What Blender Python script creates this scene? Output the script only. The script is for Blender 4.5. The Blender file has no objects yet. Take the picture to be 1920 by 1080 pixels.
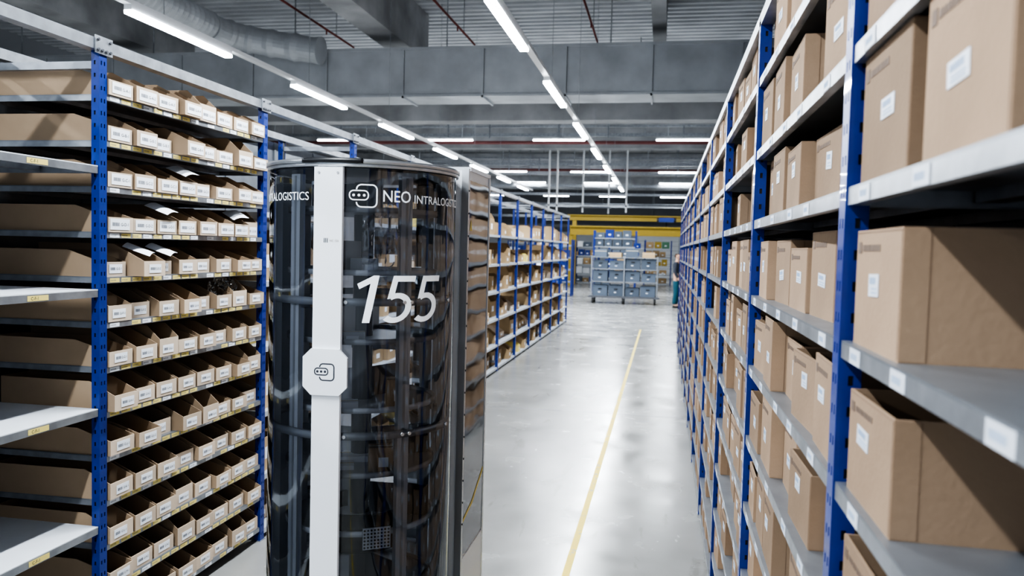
import bpy, bmesh, math, random
from mathutils import Vector, Matrix, noise
random.seed(11)
scene = bpy.context.scene
COL = scene.collection
EYE = 1.74
PI = math.pi

# ------------------------------------------------------------------ materials
def mat(name, col, rough=.5, metal=0., var=0., scale=6., bump=0., bscale=80., rnd=0., spec=.5, emit=None, es=0., coat=0., stretch=None):
    m = bpy.data.materials.new(name); m.use_nodes = True
    nt = m.node_tree; N = nt.nodes; L = nt.links
    b = N['Principled BSDF']
    b.inputs['Roughness'].default_value = rough
    b.inputs['Metallic'].default_value = metal
    b.inputs['Specular IOR Level'].default_value = spec
    b.inputs['Coat Weight'].default_value = coat
    c = (col[0], col[1], col[2], 1)
    b.inputs['Base Color'].default_value = c
    if emit:
        b.inputs['Emission Color'].default_value = (*emit, 1)
        b.inputs['Emission Strength'].default_value = es
    out = None
    tc = N.new('ShaderNodeTexCoord')
    src = tc.outputs['Object']
    if stretch:
        mp = N.new('ShaderNodeMapping'); mp.inputs['Scale'].default_value = stretch
        L.new(src, mp.inputs['Vector']); src = mp.outputs['Vector']
    if var > 0:
        nz = N.new('ShaderNodeTexNoise'); nz.inputs['Scale'].default_value = scale
        nz.inputs['Detail'].default_value = 5
        L.new(src, nz.inputs['Vector'])
        r = N.new('ShaderNodeValToRGB')
        r.color_ramp.elements[0].position = .3; r.color_ramp.elements[1].position = .7
        r.color_ramp.elements[0].color = tuple(x*(1-var) for x in col)+(1,)
        r.color_ramp.elements[1].color = tuple(min(1, x*(1+var)) for x in col)+(1,)
        L.new(nz.outputs['Fac'], r.inputs['Fac'])
        out = r.outputs['Color']
        L.new(out, b.inputs['Base Color'])
    if rnd > 0:
        oi = N.new('ShaderNodeObjectInfo')
        mr = N.new('ShaderNodeMapRange')
        mr.inputs['To Min'].default_value = 1-rnd; mr.inputs['To Max'].default_value = 1+rnd
        L.new(oi.outputs['Random'], mr.inputs['Value'])
        hs = N.new('ShaderNodeHueSaturation')
        L.new(mr.outputs['Result'], hs.inputs['Value'])
        if out: L.new(out, hs.inputs['Color'])
        else: hs.inputs['Color'].default_value = c
        L.new(hs.outputs['Color'], b.inputs['Base Color'])
    if bump > 0:
        nz2 = N.new('ShaderNodeTexNoise'); nz2.inputs['Scale'].default_value = bscale
        L.new(src, nz2.inputs['Vector'])
        bp = N.new('ShaderNodeBump'); bp.inputs['Strength'].default_value = bump
        bp.inputs['Distance'].default_value = .01
        L.new(nz2.outputs['Fac'], bp.inputs['Height']); L.new(bp.outputs['Normal'], b.inputs['Normal'])
    return m

M = {}
M['card'] = mat('cardboard', (.325,.228,.155), .88, var=.10, scale=5, bump=.08, bscale=90, rnd=.18, spec=.2)
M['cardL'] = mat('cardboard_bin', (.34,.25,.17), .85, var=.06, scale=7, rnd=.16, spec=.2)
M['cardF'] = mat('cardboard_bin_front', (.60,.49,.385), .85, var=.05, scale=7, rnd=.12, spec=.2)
M['cardP'] = mat('pale_cardboard', (.42,.30,.175), .85, var=.07, scale=5, rnd=.30, spec=.2)
M['white'] = mat('paper_white', (.86,.89,.94), .6, spec=.3)
M['labelw'] = mat('label_white', (.64,.67,.73), .5, spec=.3)
M['ink'] = mat('ink', (.04,.045,.06), .7)
M['inkbar'] = mat('barcode_ink', (.12,.13,.16), .7)
M['inkblue'] = mat('ink_blue', (.35,.45,.60), .7)
M['inkgrey'] = mat('print_grey', (.17,.12,.09), .8)
M['seam'] = mat('cardboard_seam', (.24,.16,.105), .9)
M['yellowlab'] = mat('label_yellow', (.80,.66,.22), .6)
M['blue'] = mat('blue_paint', (.006,.030,.225), .36, var=.12, scale=20, coat=.2)
M['galv'] = mat('galvanised_steel', (.35,.37,.40), .38, .7, var=.20, scale=14, bump=.03, bscale=60)
M['galvd'] = mat('steel_deck', (.25,.27,.30), .38, .6, var=.14, scale=9)
M['wshelf'] = mat('white_board', (.72,.75,.79), .4, var=.05, scale=4)
M['gshelf'] = mat('grey_shelf', (.50,.53,.57), .4, .2, var=.08, scale=6)
M['wedge'] = mat('wood_edge', (.62,.55,.42), .6, var=.1, scale=30)
M['dark'] = mat('dark_plastic_and_shade', (.012,.013,.016), .35)
M['black'] = mat('black_metal', (.02,.022,.026), .3, .3)
M['dgrey'] = mat('dark_grey_metal', (.12,.125,.14), .35, .5)
M['mgrey'] = mat('mid_grey_tray', (.45,.47,.50), .4, .1)
M['lgrey'] = mat('light_grey_profile', (.72,.75,.79), .35, .05)
M['robotw'] = mat('white_powder_coat', (.86,.89,.93), .35, var=.015, scale=3)
M['robotg'] = mat('brushed_aluminium', (.60,.62,.65), .3, .85, var=.06, scale=30, stretch=(1,1,.05))
M['letter'] = mat('white_vinyl_glow', (.92,.95,.98), .5, emit=(.9,.95,1), es=.10)  # faint glow put into the vinyl colour; the lettering is no lamp
M['conc'] = mat('concrete', (.37,.375,.385), .85, var=.25, scale=1.5, bump=.1, bscale=20)
M['duct'] = mat('duct_sheet', (.49,.51,.535), .45, .3, var=.14, scale=2)
M['ceil'] = mat('ceiling_sheet', (.62,.635,.66), .6, .05, var=.14, scale=1.2)
M['red'] = mat('red_pipe', (.26,.04,.03), .5)
M['reddim'] = mat('dull_red_pipe', (.15,.045,.045), .6)
M['trunk'] = mat('white_trunking', (.92,.94,.96), .4)
M['led'] = mat('led_diffuser', (1,1,1), .5, emit=(.86,.93,1), es=30)
M['craneY'] = mat('crane_yellow', (.42,.29,.03), .45, var=.06)
M['tote'] = mat('tote_blue_grey', (.085,.11,.15), .5, rnd=.25)
M['teal'] = mat('teal_fabric', (.015,.07,.10), .9, var=.2, scale=30)
M['shirt'] = mat('dark_fabric', (.03,.035,.05), .9, var=.2, scale=30)
M['skin'] = mat('skin', (.55,.33,.24), .55)
M['hair'] = mat('hair', (.05,.03,.02), .7)
M['rubber'] = mat('rubber', (.02,.02,.02), .7)
M['green'] = mat('green_plastic', (.08,.22,.13), .5)
M['wallm'] = mat('wall_panel', (.25,.26,.28), .7, var=.08, scale=.6)
M['wallw'] = mat('wall_white', (.42,.44,.47), .7, var=.15, scale=.6)
M['doorw'] = mat('door_white', (.85,.88,.92), .6)

def worn_yellow():
    m = mat('floor_paint_yellow', (.86,.66,.02), .5)
    nt=m.node_tree;N=nt.nodes;L=nt.links;b=N['Principled BSDF']
    tc=N.new('ShaderNodeTexCoord'); nz=N.new('ShaderNodeTexNoise'); nz.inputs['Scale'].default_value=14; nz.inputs['Detail'].default_value=6
    L.new(tc.outputs['Object'],nz.inputs['Vector'])
    r=N.new('ShaderNodeValToRGB'); r.color_ramp.elements[0].position=.32; r.color_ramp.elements[1].position=.42
    r.color_ramp.elements[0].color=(.52,.47,.25,1); r.color_ramp.elements[1].color=(.88,.66,.02,1)
    L.new(nz.outputs['Fac'],r.inputs['Fac']); L.new(r.outputs['Color'],b.inputs['Base Color'])
    return m
M['yline'] = worn_yellow()

def plastic(name, col, fac_rough, tint, bs=.25, ior=1.6):
    m = bpy.data.materials.new(name); m.use_nodes = True
    nt = m.node_tree; N = nt.nodes; L = nt.links
    N.remove(N['Principled BSDF'])
    o = N['Material Output']
    t = N.new('ShaderNodeBsdfTransparent'); t.inputs['Color'].default_value = (*tint, 1)
    g = N.new('ShaderNodeBsdfGlossy'); g.inputs['Roughness'].default_value = fac_rough
    g.inputs['Color'].default_value = (*col, 1)
    fr = N.new('ShaderNodeFresnel'); fr.inputs['IOR'].default_value = ior
    tc = N.new('ShaderNodeTexCoord'); nz = N.new('ShaderNodeTexNoise')
    mp = N.new('ShaderNodeMapping'); mp.inputs['Scale'].default_value = (5, 5, 1.6)
    nz.inputs['Scale'].default_value = 1.5
    L.new(tc.outputs['Object'], mp.inputs['Vector']); L.new(mp.outputs['Vector'], nz.inputs['Vector'])
    bp = N.new('ShaderNodeBump'); bp.inputs['Strength'].default_value = bs; bp.inputs['Distance'].default_value = .02
    L.new(nz.outputs['Fac'], bp.inputs['Height'])
    L.new(bp.outputs['Normal'], g.inputs['Normal'])
    mx = N.new('ShaderNodeMixShader')
    L.new(fr.outputs['Fac'], mx.inputs['Fac']); L.new(t.outputs['BSDF'], mx.inputs[1]); L.new(g.outputs['BSDF'], mx.inputs[2])
    L.new(mx.outputs['Shader'], o.inputs['Surface'])
    return m
M['smoke'] = plastic('smoked_acrylic', (.95,.98,1), .03, (.80,.82,.86), .22, 1.75)
M['film'] = plastic('grey_film', (1,1,1), .12, (.62,.64,.67), .9, 2.2)
M['bag'] = plastic('clear_bag', (1,1,1), .15, (.86,.88,.9), .8)
M['mirror'] = mat('polished_mirror_panel', (.27,.275,.29), .05, 1., bump=.18, bscale=1.0, stretch=(2,2,7))

def floor_mat():
    m = mat('polished_concrete', (.30,.305,.30), .22, var=.07, scale=.6, spec=.6)
    nt = m.node_tree; N = nt.nodes; L = nt.links; b = N['Principled BSDF']
    tc = N.new('ShaderNodeTexCoord')
    def noise_(scale, detail, dist=0, st=None):
        nz = N.new('ShaderNodeTexNoise'); nz.inputs['Scale'].default_value = scale; nz.inputs['Detail'].default_value = detail
        nz.inputs['Distortion'].default_value = dist
        if st:
            mp = N.new('ShaderNodeMapping'); mp.inputs['Scale'].default_value = st
            L.new(tc.outputs['Object'], mp.inputs['Vector']); L.new(mp.outputs['Vector'], nz.inputs['Vector'])
        else: L.new(tc.outputs['Object'], nz.inputs['Vector'])
        return nz.outputs['Fac']
    a = noise_(1.2, 9, .3)
    r = N.new('ShaderNodeValToRGB'); r.color_ramp.elements[0].position=.32; r.color_ramp.elements[1].position=.68
    r.color_ramp.elements[0].color=(.255,.253,.243,1); r.color_ramp.elements[1].color=(.335,.332,.320,1)
    L.new(a, r.inputs['Fac'])
    s = noise_(7, 5, 1.0, (1,.25,1))
    r2 = N.new('ShaderNodeValToRGB'); r2.color_ramp.elements[0].position=.30; r2.color_ramp.elements[1].position=.36
    r2.color_ramp.elements[0].color=(.74,.72,.70,1); r2.color_ramp.elements[1].color=(1,1,1,1)
    L.new(s, r2.inputs['Fac'])
    mx = N.new('ShaderNodeMixRGB'); mx.blend_type='MULTIPLY'; mx.inputs['Fac'].default_value=.75
    L.new(r.outputs['Color'], mx.inputs[1]); L.new(r2.outputs['Color'], mx.inputs[2])
    L.new(mx.outputs['Color'], b.inputs['Base Color'])
    q = noise_(2.6, 6, .5)
    mr = N.new('ShaderNodeMapRange'); mr.inputs['From Min'].default_value=.3; mr.inputs['From Max'].default_value=.7
    mr.inputs['To Min'].default_value = .16; mr.inputs['To Max'].default_value = .30
    L.new(q, mr.inputs['Value']); L.new(mr.outputs['Result'], b.inputs['Roughness'])
    return m
M['floor'] = floor_mat()

# ------------------------------------------------------------------ mesh builder
class MB:
    def __init__(s): s.v=[]; s.f=[]; s.m=[]; s.sm=[]; s.mats=[]
    def mi(s, m):
        m = M[m] if isinstance(m, str) else m
        if m not in s.mats: s.mats.append(m)
        return s.mats.index(m)
    def face(s, idx, m, smooth=False):
        s.f.append(idx); s.m.append(m); s.sm.append(smooth)
    def raw(s, vs, fs, m, smooth=False):
        o = len(s.v); s.v += [tuple(p) for p in vs]; k = s.mi(m)
        for f in fs: s.face([o+i for i in f], k, smooth)
    def box(s, a, b, m):
        x0,x1 = sorted((a[0],b[0])); y0,y1 = sorted((a[1],b[1])); z0,z1 = sorted((a[2],b[2]))
        s.raw([(x0,y0,z0),(x1,y0,z0),(x1,y1,z0),(x0,y1,z0),(x0,y0,z1),(x1,y0,z1),(x1,y1,z1),(x0,y1,z1)],
              [(0,3,2,1),(4,5,6,7),(0,1,5,4),(1,2,6,5),(2,3,7,6),(3,0,4,7)], m)
    def ext(s, pts, axis, a, b, m):
        n = len(pts)
        def P(p, t):
            return (p[0],t,p[1]) if axis=='y' else ((t,p[0],p[1]) if axis=='x' else (p[0],p[1],t))
        vs = [P(p,a) for p in pts]+[P(p,b) for p in pts]
        fs = [tuple(range(n)), tuple(range(2*n-1,n-1,-1))]+[(i,(i+1)%n,n+(i+1)%n,n+i) for i in range(n)]
        s.raw(vs, fs, m)
    def tube(s, path, r, m, n=12, caps=True, smooth=True):
        path = [Vector(p) for p in path]; rs = r if isinstance(r,(list,tuple)) else [r]*len(path)
        o = len(s.v); k = s.mi(m); K = len(path)
        ref = None
        for i,p in enumerate(path):
            d = (path[min(i+1,K-1)]-path[max(i-1,0)]).normalized()
            if ref is None:
                ref = Vector((0,0,1)) if abs(d.z)<.9 else Vector((1,0,0))
            u = d.cross(ref).normalized(); w = u.cross(d).normalized(); ref = w
            for j in range(n):
                a = 2*PI*j/n
                s.v.append(tuple(p+(u*math.cos(a)+w*math.sin(a))*rs[i]))
        for i in range(K-1):
            for j in range(n):
                s.face([o+i*n+j,o+i*n+(j+1)%n,o+(i+1)*n+(j+1)%n,o+(i+1)*n+j], k, smooth)
        if caps:
            s.face([o+j for j in range(n)][::-1], k); s.face([o+(K-1)*n+j for j in range(n)], k)
    def arcwall(s, R0, R1, z0, z1, a0, a1, m, n=48, c=(0,0)):
        full = abs(a1-a0) > 2*PI-1e-4
        o = len(s.v); k = s.mi(m); cnt = n if full else n+1
        for i in range(cnt):
            a = a0+(a1-a0)*i/n
            for (r,z) in ((R0,z0),(R1,z0),(R1,z1),(R0,z1)):
                s.v.append((c[0]+r*math.cos(a), c[1]+r*math.sin(a), z))
        for i in range(n):
            p = o+4*i; q = o+4*((i+1)%cnt)
            s.face([p,q,q+1,p+1],k); s.face([p+1,q+1,q+2,p+2],k,True)
            s.face([p+2,q+2,q+3,p+3],k); s.face([p+3,q+3,q,p],k,True)
        if not full:
            s.face([o,o+1,o+2,o+3],k); e=o+4*n; s.face([e+3,e+2,e+1,e],k)
    def disc(s, R, z0, z1, m, n=48, c=(0,0)):
        s.tube([(c[0],c[1],z0),(c[0],c[1],z1)], R, m, n)
    def mesh(s, name, fix=True):
        me = bpy.data.meshes.new(name)
        me.from_pydata(s.v, [], s.f)
        for m in s.mats: me.materials.append(m)
        me.polygons.foreach_set('material_index', s.m)
        me.polygons.foreach_set('use_smooth', s.sm)
        me.update()
        if fix:
            bm = bmesh.new(); bm.from_mesh(me)
            bmesh.ops.recalc_face_normals(bm, faces=bm.faces); bm.to_mesh(me); bm.free()
        return me
    def obj(s, name, parent=None, loc=(0,0,0), rz=0, fix=True):
        return mk(name, s.mesh(name, fix), parent, loc, rz)

def mk(name, data, parent=None, loc=(0,0,0), rz=0):
    o = bpy.data.objects.new(name, data); COL.objects.link(o)
    o.location = loc; o.rotation_euler = (0,0,rz)
    if parent: o.parent = parent
    return o
def top(o, label, cat, group=None):
    o['label'] = label; o['category'] = cat
    if group: o['group'] = group
    return o
def struct(o): o['kind'] = 'structure'; return o

_tc = {}
def text2d(txt, size=1., offset=0., spacing=1.):
    key = (txt,size,offset,spacing)
    if key in _tc: return _tc[key]
    cu = bpy.data.curves.new('t','FONT'); cu.body = txt; cu.size = size; cu.offset = offset
    cu.space_character = spacing; cu.resolution_u = 3
    o = bpy.data.objects.new('t', cu); COL.objects.link(o)
    bpy.context.view_layer.update()
    me = o.to_mesh()
    vs = [(v.co.x, v.co.y) for v in me.vertices]; fs = [tuple(p.vertices) for p in me.polygons]
    o.to_mesh_clear(); bpy.data.objects.remove(o)
    _tc[key] = (vs, fs); return _tc[key]

# ------------------------------------------------------------------ camera
cam = bpy.data.cameras.new('camera'); co = bpy.data.objects.new('camera', cam); COL.objects.link(co)
cam.sensor_width = 36; cam.lens = 1500/1920*36
co.matrix_world = (Matrix.Translation((0,0,EYE)) @ Matrix.Rotation(math.radians(10.7),4,'Z')
    @ Matrix.Rotation(math.radians(90-2.87),4,'X') @ Matrix.Rotation(.025,4,'Z'))
cam.clip_end = 200; cam.clip_start = .05
cam.dof.use_dof = True; cam.dof.focus_distance = 2.9; cam.dof.aperture_fstop = 4.5
scene.camera = co

# ------------------------------------------------------------------ room shell
XL, XR, YF, YB, ZC = -16., 3.2, -6., 54., 6.74
b = MB(); b.box((XL,YF,-.1),(XR,YB,0),'floor'); struct(b.obj('floor'))
b = MB()
for y in (8.5, 17., 25.5, 34., 42.5):
    b.box((XL,y,0),(XR,y+.006,.0005),'galvd')
struct(b.obj('trim_1'))
b = MB(); b.box((-.480,-3,0),(-.440,17.9,.0015),'yline'); o=b.obj('floor_marking_line')
top(o,'worn yellow painted line along the concrete aisle floor','floor marking')
b = MB()
y = YF; per_=.28
prof=[]
while y < YB:
    prof += [(y,ZC),(y+per_*.4,ZC),(y+per_*.5,ZC+.06),(y+per_*.9,ZC+.06)]
    y += per_
vs=[]; fs=[]
for i,(yy,zz) in enumerate(prof):
    vs += [(XL,yy,zz),(XR,yy,zz)]
    if i: fs.append((2*i-2,2*i-1,2*i+1,2*i))
b.raw(vs,fs,'ceil'); struct(b.obj('ceiling',fix=False))
b = MB(); b.box((XL-.2,YF,0),(XL,YB,ZC+.1),'wallm'); struct(b.obj('wall_left'))
b = MB(); b.box((XR,YF,0),(XR+.2,YB,ZC+.1),'wallm'); struct(b.obj('wall_right'))
b = MB(); b.box((XL,YB,2.9),(XR,YB+.2,ZC+.1),'wallm'); b.box((XL,YB,0),(XR,YB+.2,2.9),'wallw'); struct(b.obj('wall_back'))
b = MB()
b.box((-1.7,YB-.05,0),(.9,YB,2.75),'doorw')
for i in range(1,9): b.box((-1.7,YB-.06,i*.3),(.9,YB-.05,i*.3+.02),'galv')
b.box((-1.8,YB-.08,0),(-1.7,YB,2.85),'galv'); b.box((.9,YB-.08,0),(1.,YB,2.85),'galv'); b.box((-1.8,YB-.08,2.75),(1.,YB,2.85),'galv')
struct(b.obj('door_1'))

tn = 2
def beam(a, c, m='conc'):
    global tn
    b = MB(); b.box(a,c,m); o = b.obj('trim_%d'%tn); struct(o); tn += 1; return o
beam((XL,17.0,4.47),(XR,17.5,5.9))
beam((XL,27.5,5.2),(XR,28.0,6.2)); beam((XL,37.5,5.2),(XR,38.0,6.2)); beam((XL,46,5.2),(XR,46.5,6.2))
beam((-5.75,YF,5.75),(-5.2,17.0,ZC)); beam((-.35,YF,5.80),(-.1,17.,ZC)); beam((-11.3,YF,5.75),(-10.8,17.,ZC))
for yy in (2.5,8.5,21,24.2,31.,34.5,41.5,43.8):
    beam((XL,yy,6.38),(XR,yy+.16,ZC),'duct')

b = MB(); b.box((-14.5,14.6,4.55),(2.6,15.5,5.42),'duct')
d = b.obj('air_duct'); top(d,'large rectangular galvanised ventilation duct crossing under the ceiling','air duct')
x = -14.2
while x < 2.5:
    b = MB(); b.box((x,14.565,4.51),(x+.03,14.6,5.45),'duct'); b.box((x,14.565,4.51),(x+.03,15.5,4.55),'duct'); b.box((x+.03,14.595,4.55),(x+.036,14.6,5.42),'dgrey')
    b.obj('duct_flange', d)
    x += 1.54
b = MB(); b.box((-14.5,14.57,5.40),(2.6,14.6,5.45),'duct'); b.obj('duct_edge', d)
b = MB(); b.box((-14.5,14.57,4.53),(2.6,14.6,4.57),'duct'); b.obj('duct_edge', d)
x=-13.4
while x<2.5:
    b = MB(); b.tube([(x,14.8,5.42),(x,14.8,ZC)],.012,'galv',6); b.obj('hanger_rod', d); x+=3.08

def spiral(path_fn, L, r, b):
    pts=[];rs=[]
    n=int(L/.05)
    for i in range(n+1):
        pts.append(path_fn(i/n)); rs.append(r*(1.07 if i%3==0 else .99))
    b.tube(pts, rs, 'duct', 24, smooth=False)
ZD=5.60
b = MB(); spiral(lambda t:(-8.2,2+t*11.3,ZD),11.3,.24,b)
o = b.obj('round_duct'); top(o,'round spiral-wound galvanised ventilation duct bending under the ceiling','air duct')
for yy in (4,8,12.5):
    b=MB(); b.tube([(-8.2,yy,ZD+.2),(-8.2,yy,ZC)],.012,'galv',6); b.obj('hanger_rod',o)
def bez(p,t):
    p=[Vector(q) for q in p]
    while len(p)>1: p=[p[i].lerp(p[i+1],t) for i in range(len(p)-1)]
    return p[0]
bp_=[(-8.2,13.3,ZD),(-8.2,14.1,ZD),(-8.0,14.2,ZD-.02),(-7.4,14.25,ZD-.1),(-7.0,14.25,ZD-.2),(-6.45,14.25,ZD-.26)]
b=MB(); b.tube([bez(bp_,i/20) for i in range(21)],[.24*(1.10 if i%4==0 else 1.) for i in range(21)],'duct',24,smooth=False); b.obj('duct_elbow',o)
b=MB(); C=(-11.4,13.5)
b.arcwall(.36,.44,6.2,6.26,0,2*PI,'galv',40,C)
b.disc(.11,6.2,6.25,'galv',20,C)
for i in range(16):
    a=2*PI*i/16
    p=[(C[0]+r*math.cos(a+da),C[1]+r*math.sin(a+da)) for r,da in ((.1,0),(.37,-.06),(.37,.1),(.1,.15))]
    b.ext(p,'z',6.215,6.235,'galv')
b.tube([(C[0],C[1],6.25),(C[0],C[1],ZC)],.1,'duct',16)
o=b.obj('ceiling_diffuser'); top(o,'round slotted metal air diffuser hanging under ceiling','air diffuser')

for X in (-6.9,-4.15,-1.52):
    b=MB(); b.tube([(X,YF+.3,6.08),(X,16.95,6.08)],.022,'red',8)
    for yy in (1,5,9,13,16): b.tube([(X,yy,6.1),(X,yy,ZC)],.008,'galv',6)
    for yy in (7,10,13,15.5): b.tube([(X,yy,6.08),(X,yy,5.98)],.014,'red',6)
    o=b.obj('sprinkler_pipe'); top(o,'thin red sprinkler pipe under the corrugated ceiling','pipe','sprinkler pipes')
for (Y,z) in ((23.2,4.82),(33,5.0)):
    b=MB(); b.tube([(-13,Y,z),(2.8,Y,z)],.05,'reddim',8)
    for xx in range(-12,3,3): b.tube([(xx,Y,z),(xx,Y,ZC)],.012,'galv',6)
    o=b.obj('sprinkler_pipe'); top(o,'dull red sprinkler main crossing the hall','pipe','sprinkler mains')
for (Y,z,r) in ((19.2,5.15,.05),(20.3,5.5,.08),(25,5.3,.05),(29.8,4.9,.05),(36,4.6,.06),(40,4.5,.06),(44,4.2,.06),(48,4.4,.12),(50,3.8,.08)):
    b=MB(); b.box((-13,Y,z-r),(2.9,Y+.06,z+r),'galv')
    for xx in (-12.3,-9.4,-6.1,-3.4,-.7,1.9): b.tube([(xx,Y+.03,z),(xx,Y+.03,ZC)],.014,'galv',6)
    o=b.obj('cable_tray'); top(o,'galvanised cable tray hung from the roof','cable tray','cable trays')

def lamp(parent, loc, sx, sy, power):
    l = bpy.data.lights.new('lamp','AREA'); l.shape='RECTANGLE'; l.size=sx; l.size_y=sy; l.energy=power
    l.color=(.90,.955,1.)
    o=bpy.data.objects.new('lamp',l); COL.objects.link(o); o.location=loc; o.parent=parent
def fixture_y(loc,power,grp):
    b=MB(); b.box((-.035,-.8,0),(.035,.8,.045),'trunk'); o=b.obj('ceiling_light',None,loc)
    d=MB(); d.box((-.04,-.79,-.028),(.04,.79,0),'led'); d.obj('diffuser',o)
    lamp(o,(0,0,-.032),.08,1.56,power)
    top(o,'slim white linear LED light glowing under trunking rail','ceiling light',grp); return o
ZT = EYE+1.92
for X,grp in ((-1.39,'lights above the aisle'),(-4.5,'lights above neighbouring aisle'),(-8.6,'added lights over the back area')):  # outermost row is unseen, added to light the back area
    if X>-8:
        b=MB(); b.box((X-.035,-4,ZT+.045),(X+.035,27,ZT+.085),'trunk')
        o=b.obj('light_trunking'); top(o,'long white trunking rail carrying linear lights','light rail','light trunking rails')
        for yy in range(-3,27,3):
            w=MB(); w.tube([(X,yy+.6,ZT+.08),(X,yy+.6,ZC)],.004,'galv',5)
            w.obj('suspension_wire',o)
    for k in range(-3,7):
        if X<-8 and k%2: continue
        pw = 62 if X>-3 else (28 if X>-8 else 50)
        fixture_y((X,6.9+3.06*k,ZT),pw,grp)
for Y in (22.,31.,36.,45.):
    z = EYE+3.0
    b=MB(); b.box((-10,Y-.03,z+.5),(1.9,Y+.03,z+.56),'galv')
    if Y<40: b.box((-10,Y+.5,z+.42),(1.9,Y+.55,z+.47),'galv')
    for xx in (-9.3,-7.6,-6.1,-4.9,-2.95,-1.6,.4,1.6):
        b.box((xx-.02,Y-.02,z+.04),(xx+.02,Y+.02,z+.5),'galv')
    for xx in (-9.3,-6.1,-2.95,.4):
        b.box((xx-.02,Y-.02,z+.5),(xx+.02,Y+.02,ZC),'galv')
    o=b.obj('lighting_truss'); top(o,'galvanised hanging frame that carries crosswise lights','lighting frame','lighting frames')
    for xx in (-9.3,-6.1,-2.95,.4):
        b=MB(); b.box((-.72,-.035,0),(.72,.035,.045),'trunk'); o=b.obj('ceiling_light',None,(xx,Y,z))
        d=MB(); d.box((-.71,-.04,-.03),(.71,.04,0),'led'); d.obj('diffuser',o)
        lamp(o,(0,0,-.035),1.4,.08,85)
        top(o,'linear LED light set crosswise on hanging frame','ceiling light','crosswise hall lights')
b=MB()
for (xx,yy) in ((-4.2,29),(-3.9,29),(-3.0,29.4),(-2.1,30),(-1.4,29)):
    b.box((xx-.03,yy-.03,3.1),(xx+.03,yy+.03,ZC),'trunk')
b.box((-4.3,28.97,3.3),(-1.3,29.03,3.36),'galv'); b.box((-3.1,29,3.3),(-2,30,3.34),'galv')
o=b.obj('service_drop_frame'); top(o,'pale service poles dropping from the ceiling','service poles')

# ------------------------------------------------------------------ racks
def post_mesh(H):
    b=MB(); t=.003
    strips=[(-.0225,-.0125),(-.0055,.0055),(.0125,.0225)]
    for s0,s1 in strips: b.box((-t,s0,0),(0,s1,H),'blue')
    xs=[(-.016,-t),(-.036,-.024)]
    for sy in (-1,1):
        y0=sy*.0225; y1=sy*(.0225-.0025)
        for a,c in xs: b.box((a,y0,0),(c,y1,H),'blue')
    z=0
    while z<H-.04:
        for a,c in ((-.0125,-.0055),(.0055,.0125)): b.box((-t,a,z),(0,c,z+.034),'blue')
        for sy in (-1,1): b.box((-.024,sy*.0225,z),(-.016,sy*.02,z+.034),'blue')
        z+=.05
    b.box((-.05,-.03,0),(.006,.03,.004),'galv')
    b.box((-.034,-.019,.01),(-.012,.019,H-.01),'dark')  # dark core stands in for the shade inside the hollow post
    return b.mesh('upright')
HP=2.5
PM=post_mesh(HP)
def tie_mesh(depth):
    b=MB(); b.box((-depth+.03,-.012,0),(-.03,.012,.03),'galv')
    return b.mesh('side_tie')
def shelf_mesh(L, depth, lip, m='galvd', edge='galv'):
    b=MB(); h=L/2
    b.box((-depth,-h,-.004),(0,h,0),m)
    b.box((-.003,-h,-lip),(0,h,-.004),edge); b.box((-.018,-h,-lip),(-.003,h,-lip+.003),edge)
    b.box((-depth,-h,-lip),(-depth+.003,h,-.004),edge)
    for s in (-1,1): b.box((-depth+.003,s*h,-lip),(-.003,s*(h-.002),-.004),edge)
    b.box((-depth/2-.02,-h+.01,-lip*.8),(-depth/2+.02,h-.01,-.004),edge)
    return b.mesh('shelf')
W=1.345; XLR=-2.25; DEP=.6
lrack=bpy.data.objects.new('shelving_rack',None); COL.objects.link(lrack); lrack.location=(XLR,2.9,0)
top(lrack,'long blue and galvanised steel shelving rack full of cardboard picking bins','shelving rack')
TM=tie_mesh(DEP)
NB=12
jp=MB()
jp.box((.001,-.05,2.475),(.006,.05,2.545),'galv')
for (yy,zz) in ((-.035,2.53),(.035,2.53),(-.012,2.49),(.012,2.49),(-.035,2.49),(.035,2.49)):
    jp.tube([(.005,yy,zz),(.012,yy,zz)],.006,'dgrey',6)
JM=jp.mesh('joint_plate')
for k in range(-2,NB+1):
    y=k*W
    mk('upright',PM,lrack,(0,y,0)); mk('upright',PM,lrack,(-DEP,y,0),PI)
    for zz in (.12,2.42): mk('side_tie',TM,lrack,(0,y,zz))
    mk('joint_plate',JM,lrack,(0,y,0))
b=MB()
b.box((-.004,-2*W,2.49),(0,NB*W,2.535),'galv'); b.box((-.05,-2*W,2.53),(-.004,NB*W,2.535),'galv'); b.box((-.05,-2*W,2.49),(-.004,NB*W,2.494),'galv')
b.obj('top_rail',lrack)
b=MB(); b.box((-DEP,-2*W,2.49),(-DEP+.05,NB*W,2.535),'galv'); b.obj('top_rail',lrack)
b=MB(); b.box((-DEP-.04,-2*W,.05),(-DEP-.036,3*W,2.48),'galvd')
for i in range(10): b.box((-DEP-.036,-2*W+i*.67,.05),(-DEP-.03,-2*W+i*.67+.03,2.48),'galvd')
b.obj('added_back_panel',lrack)  # unseen panel, added to keep stray light out of the near bays
SL=W-.05
levL=[2.325-.187*k for k in range(12)]+[.085]
sm_bin=shelf_mesh(SL,DEP-.04,.026); sm_far=shelf_mesh(SL,DEP-.04,.030,'gshelf','gshelf')
sm_w=shelf_mesh(SL,DEP-.04,.032,'wshelf','galv')
levW=[2.03,1.53,1.04,.55,.07]
levF=[.06,.38,.75,1.13,1.51,1.91]
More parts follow.
